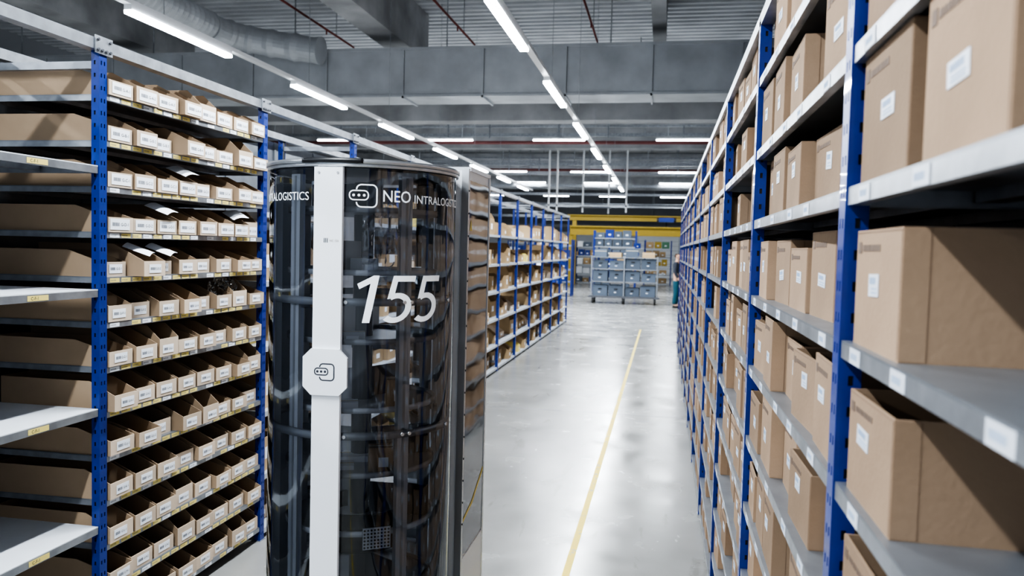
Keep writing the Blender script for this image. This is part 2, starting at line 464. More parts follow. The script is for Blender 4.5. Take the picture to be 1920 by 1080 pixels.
def labels_bin_shelf(seed):
    r=random.Random(seed); b=MB(); y=-SL/2+.02
    b.box((.0003,-SL/2,-.025),(.001,SL/2,-.003),'galv')
    while y<SL/2-.07:
        w=.058
        b.box((.001,y,-.022),(.0016,y+w,-.005),'yellowlab' if r.random()<.78 else 'white')
        for i in range(6):
            b.box((.0016,y+.004+i*.006,-.017),(.0019,y+.006+i*.006,-.010),'inkbar')
        y+=.072 if r.random()<.85 else .14
    return b.mesh('shelf_label')
LB=[labels_bin_shelf(i) for i in range(3)]
def wlab(yy):
    b=MB(); b.box((.0003,yy,-.028),(.001,yy+.1,-.008),'yellowlab')
    vs,fs=text2d('C-F-1',.017); b.raw([(.0014,yy+.015+v[0],-.024+v[1]) for v in vs],fs,'ink')
    return b.mesh('shelf_label')
LW=[wlab(.28),wlab(-.2)]
for z in levW:
    for k in (-2,-1):
        s=mk('shelf',sm_w,lrack,(-.004,(k+.5)*W,z)); s['label']='white board shelf with yellow edge tag'
        for l in LW: mk('shelf_label',l,s)
for i,z in enumerate(levL):
    s=mk('shelf',sm_bin,lrack,(-.004,.5*W,z)); mk('shelf_label',LB[i%3],s)
for k in range(1,NB):
    for z in levF: mk('shelf',sm_far,lrack,(-.004,(k+.5)*W,z))

def bin_mesh(w,d,hf,hb,sl,m,t=.003,label=False,front=None):
    b=MB(); front=front or m
    side=[(-.0005,0),(-.0005,hf),(-sl,hb),(-d,hb),(-d,0)]
    for y0,y1 in ((-w/2,-w/2+t),(w/2-t,w/2)): b.ext(side,'y',y0,y1,m)
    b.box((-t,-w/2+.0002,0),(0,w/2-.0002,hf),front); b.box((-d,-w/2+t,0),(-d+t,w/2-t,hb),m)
    b.box((-d+t,-w/2+t,0),(-t,w/2-t,t),m)
    b.box((-t*2.2,-w/2+t,hf*.45),(-t,w/2-t,hf*.99),m)
    if label:
        b.box((0,-w*.25,hf*.35),(.001,w*.12,hf*.7),'white')
    return b.mesh('picking_bin')
def bin_label(txt,w,h):
    b=MB(); b.box((0,-w/2,-h/2),(.0008,w/2,h/2),'white')
    r=random.Random(txt); y=-w*.40
    while y<-w*.04:
        s=r.choice((.0008,.0012,.002)); b.box((.0008,y,-h*.16),(.0012,y+s,h*.16),'inkbar'); y+=s+r.choice((.0014,.002))
    vs,fs=text2d(txt,h*.40,.0)
    mx=max(v[0] for v in vs)
    k=w*.40/mx
    b.raw([(.0013,w*.03+v[0]*k,-h*.14+v[1]) for v in vs],fs,'ink')
    return b.mesh('bin_label')
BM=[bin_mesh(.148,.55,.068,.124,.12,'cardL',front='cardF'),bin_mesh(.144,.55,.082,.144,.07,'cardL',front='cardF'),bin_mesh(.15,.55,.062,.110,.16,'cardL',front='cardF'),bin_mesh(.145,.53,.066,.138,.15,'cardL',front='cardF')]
def paper(loc,rz,tilt,w=.12,h=.09):
    b=MB(); n=6; vs=[];fs=[]
    for i in range(n+1):
        t=i/n; z=.006*math.sin(t*3)
        vs+=[(-w/2,-h/2+h*t,z),(w/2,-h/2+h*t,z+.003*math.sin(t*5))]
        if i: fs.append((2*i-2,2*i-1,2*i+1,2*i))
    b.raw(vs,fs,'white'); o=b.obj('paper_sheet',None,loc,fix=False); o.rotation_euler=(tilt,.35,rz)
    top(o,'loose white paper slip sticking out of a picking bin','paper','paper slips in bins')
for i,z in enumerate(levL):
    nb=8
    pitch=SL/nb
    for j in range(nb):
        r=random.random(); me=BM[0] if r<.35 else (BM[1] if r<.55 else (BM[2] if r<.72 else BM[3]))
        if j==0: me=BM[random.choice((0,2))]
        if i==5 and j==6: me=BM[1]
        y=2.9+.025+pitch*(j+.5)
        off=random.choice((0,0,-.03,.004,.012,.030)) if i<9 else random.choice((0,.008,-.012))
        if i==4 and j==1: off=.05
        if i==1 and j==3: off=.045
        o=mk('picking_bin',me,None,(XLR+off,y,z),random.uniform(-.03,.03))
        top(o,'open-front brown cardboard picking bin with white barcode label on steel shelf','cardboard bin','picking bins on the rack')
        lw,lh=((.118,.046) if i<4 else (.082,.038))
        l=mk('bin_label',bin_label('G-%s-%d'%('ABCDEFGHJKLMN'[i],j+1),lw,lh),o,(.001,random.uniform(-.010,.010),.033))
        if (i,j) in ((3,2),(3,6),(4,1),(4,2),(2,3)):
            paper((XLR-.03,y,z+.115),random.uniform(-.6,.6),.2)
bm=bmesh.new(); bmesh.ops.create_icosphere(bm,subdivisions=4,radius=.045)
for v in bm.verts:
    n=noise.noise(v.co*45)*.018+noise.noise(v.co*110)*.008
    v.co+=v.co.normalized()*n; v.co.z*=1.25
    if v.co.z>.03: v.co.x*=.55; v.co.y*=1.1
me=bpy.data.meshes.new('plastic_bag'); bm.to_mesh(me); bm.free(); me.materials.append(M['bag'])
for yy in (0,1):
    o=mk('plastic_bag',me,None,(XLR-.06,2.9+.025+SL/8*(5.75+yy*.55),levL[5]+.105),yy*1.3)
    top(o,'crumpled clear plastic bag standing in a cardboard bin','plastic bag','plastic bags in bin')

def carton_set():
    out=[]
    for (w,hf,hb,sl,m) in ((.22,.13,.23,.14,'cardP'),(.18,.11,.2,.12,'cardP'),(.28,.17,.27,.1,'cardL'),(.2,.2,.2,.01,'cardP'),(.3,.22,.3,.05,'cardP'),(.24,.08,.16,.12,'cardF'),(.16,.1,.14,.05,'yellowlab')):
        out.append((w,bin_mesh(w,.48,hf,hb,sl,m,.004,True)))
    return out
CS=carton_set()
cnt=0
for k in range(1,NB):
    for li,z in enumerate(levF):
        if k in (1,2) and li==5: continue
        y=k*W+.05
        while True:
            w,me=random.choice(CS[:6]*3+CS[6:])
            if y+w>(k+1)*W-.04: break
            if random.random()<.86 and cnt<295:
                o=mk('carton',me,None,(XLR-.005-random.uniform(0,.15),2.9+y+w/2,z),random.uniform(-.10,.10))
                top(o,'open-front cardboard carton on blue shelving','cardboard box','cartons on the further bays'); cnt+=1
            y+=w+random.uniform(.02,.10)

# ---- right rack
XRR=.278; DR=.42; Y0=1.365
levR=[.07,.255,.48,.705,.93,1.15,1.38,1.607,1.848,2.068,2.30]
rrack=bpy.data.objects.new('shelving_rack',None); COL.objects.link(rrack); rrack.location=(XRR,Y0,0)
top(rrack,'tall blue steel rack tightly packed with brown cardboard boxes','shelving rack')
TMR=tie_mesh(DR)
NR=10
for k in range(-1,NR+1):
    mk('upright',PM,rrack,(0,k*W,0),PI); mk('upright',PM,rrack,(DR,k*W,0),0)
    for zz in (.12,2.40): mk('side_tie',TMR,rrack,(0,k*W,zz),PI)
b=MB(); b.box((0,-W,2.47),(.04,NR*W,2.51),'galv'); b.obj('top_rail',rrack)
b=MB(); b.box((DR-.04,-W,2.47),(DR,NR*W,2.51),'galv'); b.obj('top_rail',rrack)
b=MB(); b.box((DR+.04,-W,.05),(DR+.044,NR*W,2.48),'galvd')
for i in range(20): b.box((DR+.034,-W+i*.74,.05),(DR+.04,-W+i*.74+.03,2.48),'galvd')
b.obj('added_back_panel',rrack)  # unseen panel, added so the gaps between boxes stay dark
smr=shelf_mesh(SL,DR-.02,.028)
def rlabel(seed):
    r=random.Random(seed); b=MB()
    b.box((.0003,0,-.027),(.001,.062,-.004),'labelw')
    yy=.008
    while yy<.045:
        s=r.choice((.0015,.003)); b.box((.001,yy,-.020),(.0013,yy+s,-.011),'inkblue'); yy+=s+.002
    return b.mesh('shelf_label')
RL=[rlabel(i) for i in range(4)]
stuff=MB()
for k in range(-1,NR):
    for i,z in enumerate(levR):
        if k<8:
            s=mk('shelf',smr,rrack,(.003,(k+.5)*W,z),PI)
            if k<2:
                y=-SL/2+random.uniform(.05,.12)
                while y<SL/2-.1:
                    mk('shelf_label',random.choice(RL),s,(0,y,0)); y+=random.choice((.22,.26,.3))
        else:
            yc=(k+.5)*W
            stuff.box((.003,yc-SL/2,z-.004),(DR-.02,yc+SL/2,z),'galvd'); stuff.box((.003,yc-SL/2,z-.03),(.006,yc+SL/2,z),'galv')
o=stuff.obj('shelf',rrack); o['kind']='stuff'

def rbox_mesh(w,d,h):
    b=MB(); t=.004
    b.box((0,-w/2,0),(t,w/2,h),'card'); b.box((d-t,-w/2,0),(d,w/2,h),'card')
    b.box((t,-w/2,0),(d-t,-w/2+t,h),'card'); b.box((t,w/2-t,0),(d-t,w/2,h),'card')
    b.box((t,-w/2+t,0),(d-t,w/2-t,t),'card')
    b.box((t*.2,-w/2-.0008,.002),(.032,-w/2,h-.002),'card'); b.box((.032,-w/2-.0006,.002),(.0335,-w/2,h-.002),'seam')
    b.box((-.0006,-w/2+.001,h-.004),(0,w/2-.001,h-.0025),'seam'); b.box((-.0006,-w/2+.003,.003),(0,-w/2+.0045,h-.003),'seam')
    b.box((t,-w/2+t,h-.03),(t+.002,w/2-t,h-.002),'card')
    b.box((-.0008,w/2-.03,h*.80),(0,w/2-.012,h*.9),'inkgrey')
    y=w/2-.036
    for q in (.012,.008,.01,.007,.011,.008,.009,.012):
        b.box((-.0008,y-q,h*.82),(0,y,h*.875),'inkgrey'); y-=q+.003
    return b.mesh('cardboard_box')
def lab_mesh(w,h,seed):
    r=random.Random(seed); b=MB(); b.box((-.0012,-w,-h),(-.0004,w,h),'labelw')
    y=w*.75
    while y>-w*.5:
        s=r.choice((.0012,.002)); b.box((-.0016,y-s,h*.1),(-.0012,y,h*.7),'inkblue'); y-=s+.002
    for z in (-.3,-.65): b.box((-.0016,-w*.7,h*z-.001),(-.0012,w*r.uniform(.4,.7),h*z+.001),'inkblue')
    return b.mesh('box_label')
LRS=[lab_mesh(.026,.016,1),lab_mesh(.032,.014,2),lab_mesh(.024,.018,3)]
def rb(y,z,me,off=0,rz=0,label=True):
    o=mk('cardboard_box',me,None,(XRR+.012+off,y,z),rz)
    top(o,'brown open-top cardboard box with small white label on steel shelf','cardboard box','boxes in the packed rack')
    if label:
        l=mk('box_label',random.choice(LRS),o,(0,random.uniform(-.025,.035),random.uniform(.075,.105))); l.rotation_euler=(random.uniform(-.06,.06),0,0)
    return o
RN={h:rbox_mesh(.24,.37,h) for h in (.155,.172,.19)}
RB=[rbox_mesh(.200,.37,.172),rbox_mesh(.196,.37,.184),rbox_mesh(.203,.36,.15),rbox_mesh(.190,.36,.138)]
RW=[rbox_mesh(.225,.37,.172),rbox_mesh(.215,.37,.184),rbox_mesh(.235,.36,.15)]
for i,z in enumerate(levR):
    if i<10: rb(1.195,z,RN[{8:.19,7:.172}.get(i,.155)],off=.003)
rb(.885,levR[8],RN[.19]); rb(.86,levR[9],RN[.172]); rb(.85,levR[4],RN[.155])
far=MB(); n=0
for k in range(0,NR):
    for i,z in enumerate(levR):
        npb=5 if (k==0 and i>4) else 6
        for j in range(npb):
            if k<3 and random.random()<.06: continue
            y=Y0+k*W+.032+ (j+.5)*(W-.064)/npb+random.uniform(-.006,.006)
            me=random.choice(RW if npb==5 else RB)
            if n<285:
                rb(y,z,me,off=random.choice((0,.004,.01,.03,.04)),rz=random.uniform(-.04,.04),label=k<3); n+=1
            else:
                w=.198; h=random.choice((.17,.18,.15)); x0=XRR+.012+random.uniform(0,.015)
                for a,c in (((x0,y-w/2,z),(x0+.004,y+w/2,z+h)),((x0,y-w/2,z),(x0+.36,y-w/2+.004,z+h)),((x0,y+w/2-.004,z),(x0+.36,y+w/2,z+h)),((x0+.356,y-w/2,z),(x0+.36,y+w/2,z+h))):
                    far.box(a,c,'card')
                far.box((x0-.001,y-.025,z+.06),(x0,y+.025,z+.09),'labelw')
o=far.obj('cardboard_box'); o['kind']='stuff'; top(o,'remaining brown cardboard boxes filling the rack','cardboard boxes','boxes in the packed rack')

# ------------------------------------------------------------------ robot
RC=Vector((-1.022,2.63,0)); R=.314
A0=math.atan2(-RC.y,-RC.x)
rob=bpy.data.objects.new('picking_robot',None); COL.objects.link(rob); rob.location=RC
top(rob,'tall cylindrical warehouse robot, smoked transparent cover, white strip, number 155','warehouse robot')
b=MB(); b.disc(R+.01,.09,.40,'robotw',64); b.arcwall(R+.008,R+.02,.05,.14,0,2*PI,'dark',64); b.arcwall(R+.005,R+.018,.36,.41,0,2*PI,'robotg',64)
b.obj('base',rob)
for a in (A0+.5,A0-.5,A0+PI-.6,A0+PI+.6):
    w=MB(); w.tube([(-.02,0,0),(.02,0,0)],.055,'rubber',20); w.tube([(-.024,0,0),(.024,0,0)],.03,'robotg',14)
    w.obj('wheel',rob,(.22*math.cos(a),.22*math.sin(a),.055))
b=MB()
n=96
vs=[];fs=[]
for i in range(n):
    a=2*PI*i/n
    vs+=[(R*math.cos(a),R*math.sin(a),.40),(R*math.cos(a),R*math.sin(a),1.972)]
for i in range(n):
    p=2*i;q=2*((i+1)%n); fs.append((p,q,q+1,p+1))
b.raw(vs,fs,'smoke',True); o=b.obj('transparent_cover',rob); o['label']='smoked transparent cylindrical cover'
b=MB(); b.arcwall(R-.014,R+.008,1.975,1.986,0,2*PI,'robotg',96); b.disc(R+.012,1.986,1.999,'robotg',96); b.disc(R-.02,1.968,1.987,'dgrey',64)
b.obj('lid',rob)
b=MB(); b.arcwall(R+.010,R+.0165,1.986,2.001,A0-.62,A0-.02,'dark',24); b.obj('lid_sensor_window',rob)
for z in (1.14,1.56):
    b=MB(); b.arcwall(R-.012,R-.002,z-.012,z+.012,0,2*PI,'mgrey',96)
    for a in (A0+.42,A0+.5,A0-.25,A0-.17,A0+1.1):
        b.tube([((R-.003)*math.cos(a),(R-.003)*math.sin(a),z),((R+.004)*math.cos(a),(R+.004)*math.sin(a),z)],.006,'robotg',8)
    b.obj('cover_band',rob)
for da in (.46,1.22,2.2,-.80,-1.34,-2.3):
    a=A0+da; b=MB(); b.box((-.012,-.020,.42),(.010,.020,1.955),'lgrey'); b.box((.010,-.004,.42),(.0115,.004,1.95),'mgrey')
    b.obj('frame_profile',rob,((R-.026)*math.cos(a),(R-.026)*math.sin(a),0),a)
for i,z in enumerate((.56,.80,.99,1.20,1.42,1.64,1.84)):
    b=MB(); b.disc(R-.062,z,z+.004,'mgrey',40); b.arcwall(R-.066,R-.060,z,z+.018,0,2*PI,'lgrey' if i%2 else 'mgrey',48)
    for q in range(2):
        a=A0+.7+i*.55+q*PI*.8
        ca,sa=math.cos(a),math.sin(a); nx,ny=-sa*.002,ca*.002
        b.raw([(nx,ny,z),((R-.07)*ca+nx,(R-.07)*sa+ny,z),((R-.07)*ca+nx,(R-.07)*sa+ny,z+.11),(nx,ny,z+.11),
               (-nx,-ny,z),((R-.07)*ca-nx,(R-.07)*sa-ny,z),((R-.07)*ca-nx,(R-.07)*sa-ny,z+.11),(-nx,-ny,z+.11)],
              [(0,1,2,3),(7,6,5,4),(3,2,6,7),(1,5,6,2)],'mgrey' if q else 'dgrey')
    b.obj('storage_tray',rob)
b=MB(); b.disc(.035,.42,1.95,'dgrey',24); b.obj('centre_shaft',rob)
b=MB(); vs=[];fs=[]; nn=24
for i in range(nn+1):
    for j in range(nn+1):
        a=A0-.02+.40*i/nn; z=1.66+.17*j/nn
        r=R-.018+.006*noise.noise(Vector((i*.35,j*.35,1)))
        if j==nn: z+=.01*noise.noise(Vector((i*.5,3,2)))
        vs.append((r*math.cos(a),r*math.sin(a),z))
for i in range(nn):
    for j in range(nn):
        p=i*(nn+1)+j; fs.append((p,p+1,p+nn+2,p+nn+1))
b.raw(vs,fs,'film',True); b.obj('protective_film',rob,fix=False)
b=MB()
mx0,mx1,my0,my1=-.30,.305,.235,.60
b.box((mx1-.12,my0,.06),(mx1,my1,2.02),'robotw'); b.box((mx0,.34,.06),(mx1-.12,my1,.6),'robotw'); b.box((mx0,my0+.03,1.98),(mx1-.12,my1,2.02),'robotw')
b.box((mx0,.34,.6),(mx0+.03,my1,1.98),'robotw')
b.box((mx1-.02,my0-.006,.06),(mx1+.006,my0+.016,2.025),'robotg'); b.box((mx1-.02,my1-.016,.06),(mx1+.006,my1+.004,2.025),'robotg')
b.box((mx0,my0+.03,2.02),(mx1+.006,my1+.004,2.035),'robotg')
for z in (.9,1.3,1.7): b.box((mx0+.03,my1-.03,z),(mx1-.12,my1,z+.04),'dgrey')
b.box((mx1,my0,.06),(mx1+.005,my1,.56),'robotw')
for i in range(16):
    z=.7+i*.083
    b.tube([(mx1+.006,my0+.005,z),(mx1+.009,my0+.005,z)],.004,'dgrey',6)
b.obj('rear_mast',rob)
b=MB(); b.box((mx1,my0+.018,.57),(mx1+.004,my1-.018,1.985),'mirror')
b.obj('mast_side_panel',rob)['label']='glossy mirror-like side panel'
b=MB(); b.ext([(my0+.02,.70),(my0+.02,.712),(my0+.16,.742),(my1-.02,.83),(my1-.02,.815),(my0+.17,.73)],'x',mx1+.0045,mx1+.0055,'yellowlab'); b.obj('yellow_stripe',rob)
b=MB(); b.ext([(my0+.03,1.80),(my0+.07,1.80),(my0+.05,1.84)],'x',mx1+.0045,mx1+.0052,'yellowlab'); b.obj('warning_label',rob)
for yy in (.3,.5):
    for xx in (mx1-.05,mx0+.05):
        w=MB(); w.tube([(-.02,0,0),(.02,0,0)],.05,'rubber',20); w.obj('wheel',rob,(xx,yy,.05))

AS=A0-.332
def on_strip(mb_fn,name,label=None):
    b=MB(); mb_fn(b); o=b.obj(name,rob,(R*math.cos(AS),R*math.sin(AS),0),AS)
    if label: o['label']=label
    return o
def strip(b):
    b.ext([(.002,-.043),(.014,-.0475),(.022,-.045),(.022,.045),(.014,.0475),(.002,.043)],'z',.41,1.972,'robotw')
    for y in (-.03,.03): b.tube([(.021,y,1.955),(.024,y,1.955)],.004,'robotg',8)
on_strip(strip,'cover_strip','white flat vertical strip on cover')
def plate(b):
    c=.026; w=.071; z0=1.274; z1=1.417
    p=[(-w+c,z0),(w-c,z0),(w,z0+c),(w,z1-c),(w-c,z1),(-w+c,z1),(-w,z1-c),(-w,z0+c)]
    b.ext(p,'x',.022,.032,'robotw')
on_strip(plate,'octagonal_plate','white octagonal handle plate')
def ring2d(cx,cy,w,h,r,t,n=6):
    def rr(w,h,r):
        pts=[]
        for (sx,sy,a0) in ((1,1,0),(-1,1,PI/2),(-1,-1,PI),(1,-1,3*PI/2)):
            for i in range(n+1):
                a=a0+PI/2*i/n
                pts.append((cx+sx*(w/2-r)+r*math.cos(a),cy+sy*(h/2-r)+r*math.sin(a)))
        return pts
    o=rr(w,h,r); i_=rr(w-2*t,h-2*t,max(r-t,.0005)); k=len(o)
    return o+i_, [(j,(j+1)%k,k+(j+1)%k,k+j) for j in range(k)]
def disc2d(cx,cy,r,n=12):
    return [(cx+r*math.cos(2*PI*i/n),cy+r*math.sin(2*PI*i/n)) for i in range(n)],[tuple(range(n))]
def logo(s,q=1.):
    out=[]
    v,f=ring2d(.14*s,.0,.78*s,.86*s,.2*s,.05*s*q)
    f=[q_ for q_ in f if not (v[q_[0]][0] < -.1*s and abs(v[q_[0]][1])<.26*s and v[q_[1]][0] < -.1*s and abs(v[q_[1]][1])<.26*s)]
    out.append((v,f))
    out.append(ring2d(-.14*s,.02*s,.72*s,.38*s,.17*s,.045*s*q))
    for dx in (-.33,-.14,.05): out.append(disc2d(dx*s,.02*s,.05*s*q))
    return out
def lg(b):
    for v,f in logo(.064,1.3):
        b.raw([(.0324,p[0]-.002,1.346+p[1]) for p in v],f,'ink')
on_strip(lg,'plate_logo','dark outline logo with three dots')
b=MB()
for i in range(3): b.box((.0222,-.012+i*.005,1.742),(.0226,-.0095+i*.005,1.756),'ink')
vs,fs=text2d('NC 155',.009); b.raw([(.0226,.006+v[0],1.745+v[1]) for v in vs],fs,'inkgrey')
b.obj('strip_print',rob,(R*math.cos(AS),R*math.sin(AS),0),AS)

def wrap(name, parts, z0, arc0, Rr, shear=0, parent=rob, cut=.008):
    bm=bmesh.new()
    for vs,fs in parts:
        bv=[bm.verts.new((v[0]+v[1]*shear,v[1],0)) for v in vs]
        for f in fs:
            try: bm.faces.new([bv[i] for i in f])
            except ValueError: pass
    xs=[v.co.x for v in bm.verts]; x=min(xs)+cut
    while x<max(xs):
        bmesh.ops.bisect_plane(bm,geom=bm.verts[:]+bm.edges[:]+bm.faces[:],plane_co=(x,0,0),plane_no=(1,0,0)); x+=cut
    for v in bm.verts:
        a=A0+(arc0+v.co.x)/R; v.co=Vector((Rr*math.cos(a),Rr*math.sin(a),z0+v.co.y))
    bmesh.ops.recalc_face_normals(bm,faces=bm.faces)
    for f in bm.faces:
        if f.normal.dot(Vector((f.calc_center_median().x,f.calc_center_median().y,0)))<0: f.normal_flip()
    me=bpy.data.meshes.new(name); bm.to_mesh(me); bm.free(); me.materials.append(M['letter'])
    return mk(name,me,parent)
def fit(txt,width,height,offset=0):
    vs,fs=text2d(txt,1.,offset)
    x0=min(v[0] for v in vs);x1=max(v[0] for v in vs);y0=min(v[1] for v in vs);y1=max(v[1] for v in vs)
    return [((v[0]-x0)/(x1-x0)*width,(v[1]-y0)/(y1-y0)*height) for v in vs],fs
RT=R+.0025
H5=.147
def five(x):
    P=[]
    P.append(([(x+.105,.875),(x+.60,.875),(x+.60,1.),(x+.115,1.)],[(0,1,2,3)]))
    P.append(([(x+.080,.50),(x+.205,.54),(x+.225,.875),(x+.105,.875)],[(0,1,2,3)]))
    v=[];f=[];cx,cy=x+.285,.315; nn=22
    for i in range(nn+1):
        a=math.radians(126-(126+128)*i/nn)
        v+=[(cx+.335*math.cos(a),cy+.32*math.sin(a)),(cx+.20*math.cos(a),cy+.205*math.sin(a))]
        if i: f.append((2*i-2,2*i-1,2*i+1,2*i))
    P.append((v,f)); return P
one=[([(.27,0),(.41,0),(.41,1),(.30,1),(.27,.98)],[(0,1,2,3,4)]),([(.27,.98),(.02,.82),(.08,.71),(.27,.83)],[(0,1,2,3)])]
P=one+five(.58)+five(1.24)
P=[([(q[0]*H5*1.08,q[1]*H5) for q in v],f) for v,f in P]
wrap('robot_number',P,1.497,-.046,RT+.001,shear=.20)['label']='large white italic number 155'
def brand(arc_logo):
    z=1.872
    wrap('brand_logo',[([(p[0],p[1]) for p in v],f) for v,f in logo(.084)],z+.016,arc_logo,RT)
    wrap('brand_lettering',[fit('NEO',.090,.036,.004)],z,arc_logo+.062,RT)
    wrap('brand_lettering',[fit('INTRALOGISTICS',.262,.0255,-.001)],z,arc_logo+.166,RT)
brand(-.006); brand(-.006-.60); brand(-.006+.60)

b=MB(); b.arcwall(.14,.15,.74,.86,0,2*PI,'dark',32,(.03,-.07)); b.disc(.148,.735,.742,'dark',32,(.03,-.07)); b.obj('inner_basket',rob)
b=MB(); a=A0+.20
b.box((0,-.045,.765),(.004,.045,.835),'lgrey')
for i in range(8):
    for j in range(6):
        b.tube([(.004,-.039+i*.011,.772+j*.011),(.0052,-.039+i*.011,.772+j*.011)],.0035,'dark',8)
b.obj('perforated_panel',rob,((R-.045)*math.cos(a),(R-.045)*math.sin(a),0),a)
for (dx,dy,z,sx,sy,sz,m) in ((.12,-.13,.994,.08,.06,.08,'cardL'),(-.03,-.15,.994,.12,.07,.015,'white'),(.15,-.08,1.204,.06,.07,.09,'cardL'),(.02,-.17,1.424,.1,.05,.03,'mgrey'),(.06,-.15,1.644,.09,.06,.05,'mgrey'),(.0,-.17,1.204,.10,.06,.02,'white'),(.02,.0,.994,.2,.12,.02,'white')):
    bb=MB()
    bb.box((-sx/2,-sy/2,0),(sx/2,sy/2,sz),m); bb.box((-sx*.1,-sy/2-.0005,sz*.2),(sx*.3,-sy/2,sz*.6),'white')
    bb.box((-sx/2,-.004,sz),(sx/2,.004,sz+.0006),'wedge')
    o=bb.obj('small_package',None,(RC.x+dx,RC.y+dy,z+.0),.4); top(o,'small package lying on a tray within the robot','package','packages in the robot')

# ------------------------------------------------------------------ distant trolley with totes
tro=bpy.data.objects.new('picking_trolley',None); COL.objects.link(tro); tro.location=(-1.26,26.6,0)
top(tro,'wide metal picking trolley loaded with blue-grey plastic totes','trolley')
b=MB(); b.box((-1.15,-.4,.19),(1.15,.4,.25),'dgrey'); b.obj('base_frame',tro)
for z in (.73,1.14):
    b=MB(); b.box((-1.05,-.36,z-.03),(1.05,.36,z),'galvd'); b.obj('trolley_shelf',tro)
b=MB(); b.box((-1.05,-.36,1.5),(1.05,.36,1.52),'galvd'); b.obj('trolley_shelf',tro)
for sx in (-1.06,0,1.06):
    for sy in (-.36,.36):
        b=MB(); b.box((sx-.02,sy-.02,.25),(sx+.02,sy+.02,1.56),'galvd'); b.obj('trolley_post',tro)
for sx in (-1.,-.02,1.):
    for sy in (-.33,.33):
        b=MB(); b.tube([(-.03,0,.09),(.03,0,.09)],.09,'rubber',16); b.box((-.04,-.03,.1),(-.035,.03,.19),'galv'); b.box((.035,-.03,.1),(.04,.03,.19),'galv'); b.box((-.04,-.04,.18),(.04,.04,.19),'galv')
        b.obj('caster_wheel',tro,(sx,sy,0))
b=MB(); b.tube([(1.06,-.3,1.0),(1.3,-.3,1.0),(1.3,.3,1.0),(1.06,.3,1.0)],.018,'galv',8); b.obj('push_handle',tro)
def tote_mesh(w,d,h):
    b=MB(); t=.008
    for s in (-1,1):
        b.ext([(-d/2*.93,0),(d/2*.93,0),(d/2,h),(-d/2,h)],'x',s*w/2*.97,s*(w/2*.97-t),'tote')
        b.ext([(-w/2*.93,0),(w/2*.93,0),(w/2*.97,h),(-w/2*.97,h)],'y',s*d/2*.97,s*(d/2*.97-t),'tote')
    b.box((-w/2*.93,-d/2*.93,0),(w/2*.93,d/2*.93,t),'tote')
    b.box((-w/2,-d/2-.006,h-.03),(w/2,-d/2,h),'tote'); b.box((-w/2,d/2,h-.03),(w/2,d/2+.006,h),'tote')
    b.box((-w*.12,-d/2-.009,h*.62),(w*.12,-d/2-.004,h*.72),'dark'); b.box((-w*.12,-d/2-.006,h*.3),(w*.02,-d/2+.012,h*.40),'labelw')
    return b.mesh('plastic_tote')
T1=tote_mesh(.49,.6,.34); T2=tote_mesh(.47,.58,.27)
for z in (.25,.73,1.14):
    for i in range(4):
        x=-.78+.52*i
        o=mk('plastic_tote',random.choice((T1,T1,T2)),None,(-1.26+x+random.uniform(-.01,.01),26.6+random.uniform(-.05,.03),z),random.uniform(-.03,.03)); top(o,'blue-grey stackable plastic tote on the picking trolley','plastic tote','totes on the trolley')
for x,h,m in ((-.78,.26,'tote'),(-.30,.15,'cardP'),(.22,.30,'tote'),(.76,.18,'cardP')):
    b=MB(); b.box((-.2,-.15,0),(.2,.15,h),m); b.box((-.2,-.02,h),(.2,.02,h+.001),'white'); b.box((-.2,-.152,h*.7),(.2,-.15,h*.75),'wedge')
    o=b.obj('parcel',None,(-1.26+x,26.6,1.52),random.uniform(-.15,.15)); top(o,'closed parcel on the trolley top shelf','parcel','parcels on trolley')

def far_rack(x0,x1,y0,d,levels,H,kinds,lab,seed):
    r=random.Random(seed)
    e=bpy.data.objects.new('shelving_rack',None); COL.objects.link(e); e.location=((x0+x1)/2,y0,0)
    top(e,lab,'shelving rack'); w=x1-x0
    for sx in (-w/2,w/2,0) if w>1.9 else (-w/2,w/2):
        for sy in (0,d):
            b=MB(); b.box((sx-.03,sy-.02,0),(sx+.03,sy+.02,H),'blue'); b.box((sx-.045,sy-.035,0),(sx+.045,sy+.035,.006),'galv'); b.obj('upright',e)
    for z in levels:
        b=MB(); b.box((-w/2+.03,.01,z-.05),(w/2-.03,.03,z),'galv'); b.box((-w/2+.03,.03,z-.01),(w/2-.03,d-.02,z),'galvd'); b.obj('shelf',e)
        x=-w/2+.06
        while x<w/2-.4:
            bw=r.uniform(.25,.4); bh=r.uniform(.18,.34); m=r.choice(kinds)
            bb=MB(); t=.01
            bb.box((-bw/2,0,0),(bw/2,t,bh),m); bb.box((-bw/2,.4-t,0),(bw/2,.4,bh),m)
            bb.box((-bw/2,t,0),(-bw/2+t,.4-t,bh),m); bb.box((bw/2-t,t,0),(bw/2,.4-t,bh),m); bb.box((-bw/2+t,t,0),(bw/2-t,.4-t,t),m)
            bb.box((-bw*.15,-.002,bh*.3),(bw*.15,0,bh*.5),'white')
            nm='plastic_bin' if m in('tote','green','blue','craneY') else 'cardboard_box'
            if r.random()<.92:
                o=bb.obj(nm,None,((x0+x1)/2+x+bw/2,y0+.035,z)); top(o,{'tote':'blue-grey plastic bin on distant rack','green':'green plastic bin on distant rack','blue':'blue plastic bin on distant rack','craneY':'yellow plastic bin on distant rack'}.get(m,'cardboard box on distant rack'),'storage box','boxes on distant racks')
            x+=bw+r.uniform(.02,.06)
far_rack(-2.85,-1.15,33,.6,(.1,.6,1.05,1.5,1.9,2.25),2.55,('tote','blue','tote'),'blue rack holding rows of blue plastic bins',1)
far_rack(-5.6,-3.3,41,.6,(.1,.55,1.0,1.45,1.9),2.2,('cardP','blue','tote','white'),'blue rack with mixed boxes near far wall',2)
far_rack(-1.0,.35,42,.6,(.1,.55,1.0,1.45,1.9),2.3,('green','craneY','cardP'),'rack with yellow and green bins near far wall',3)
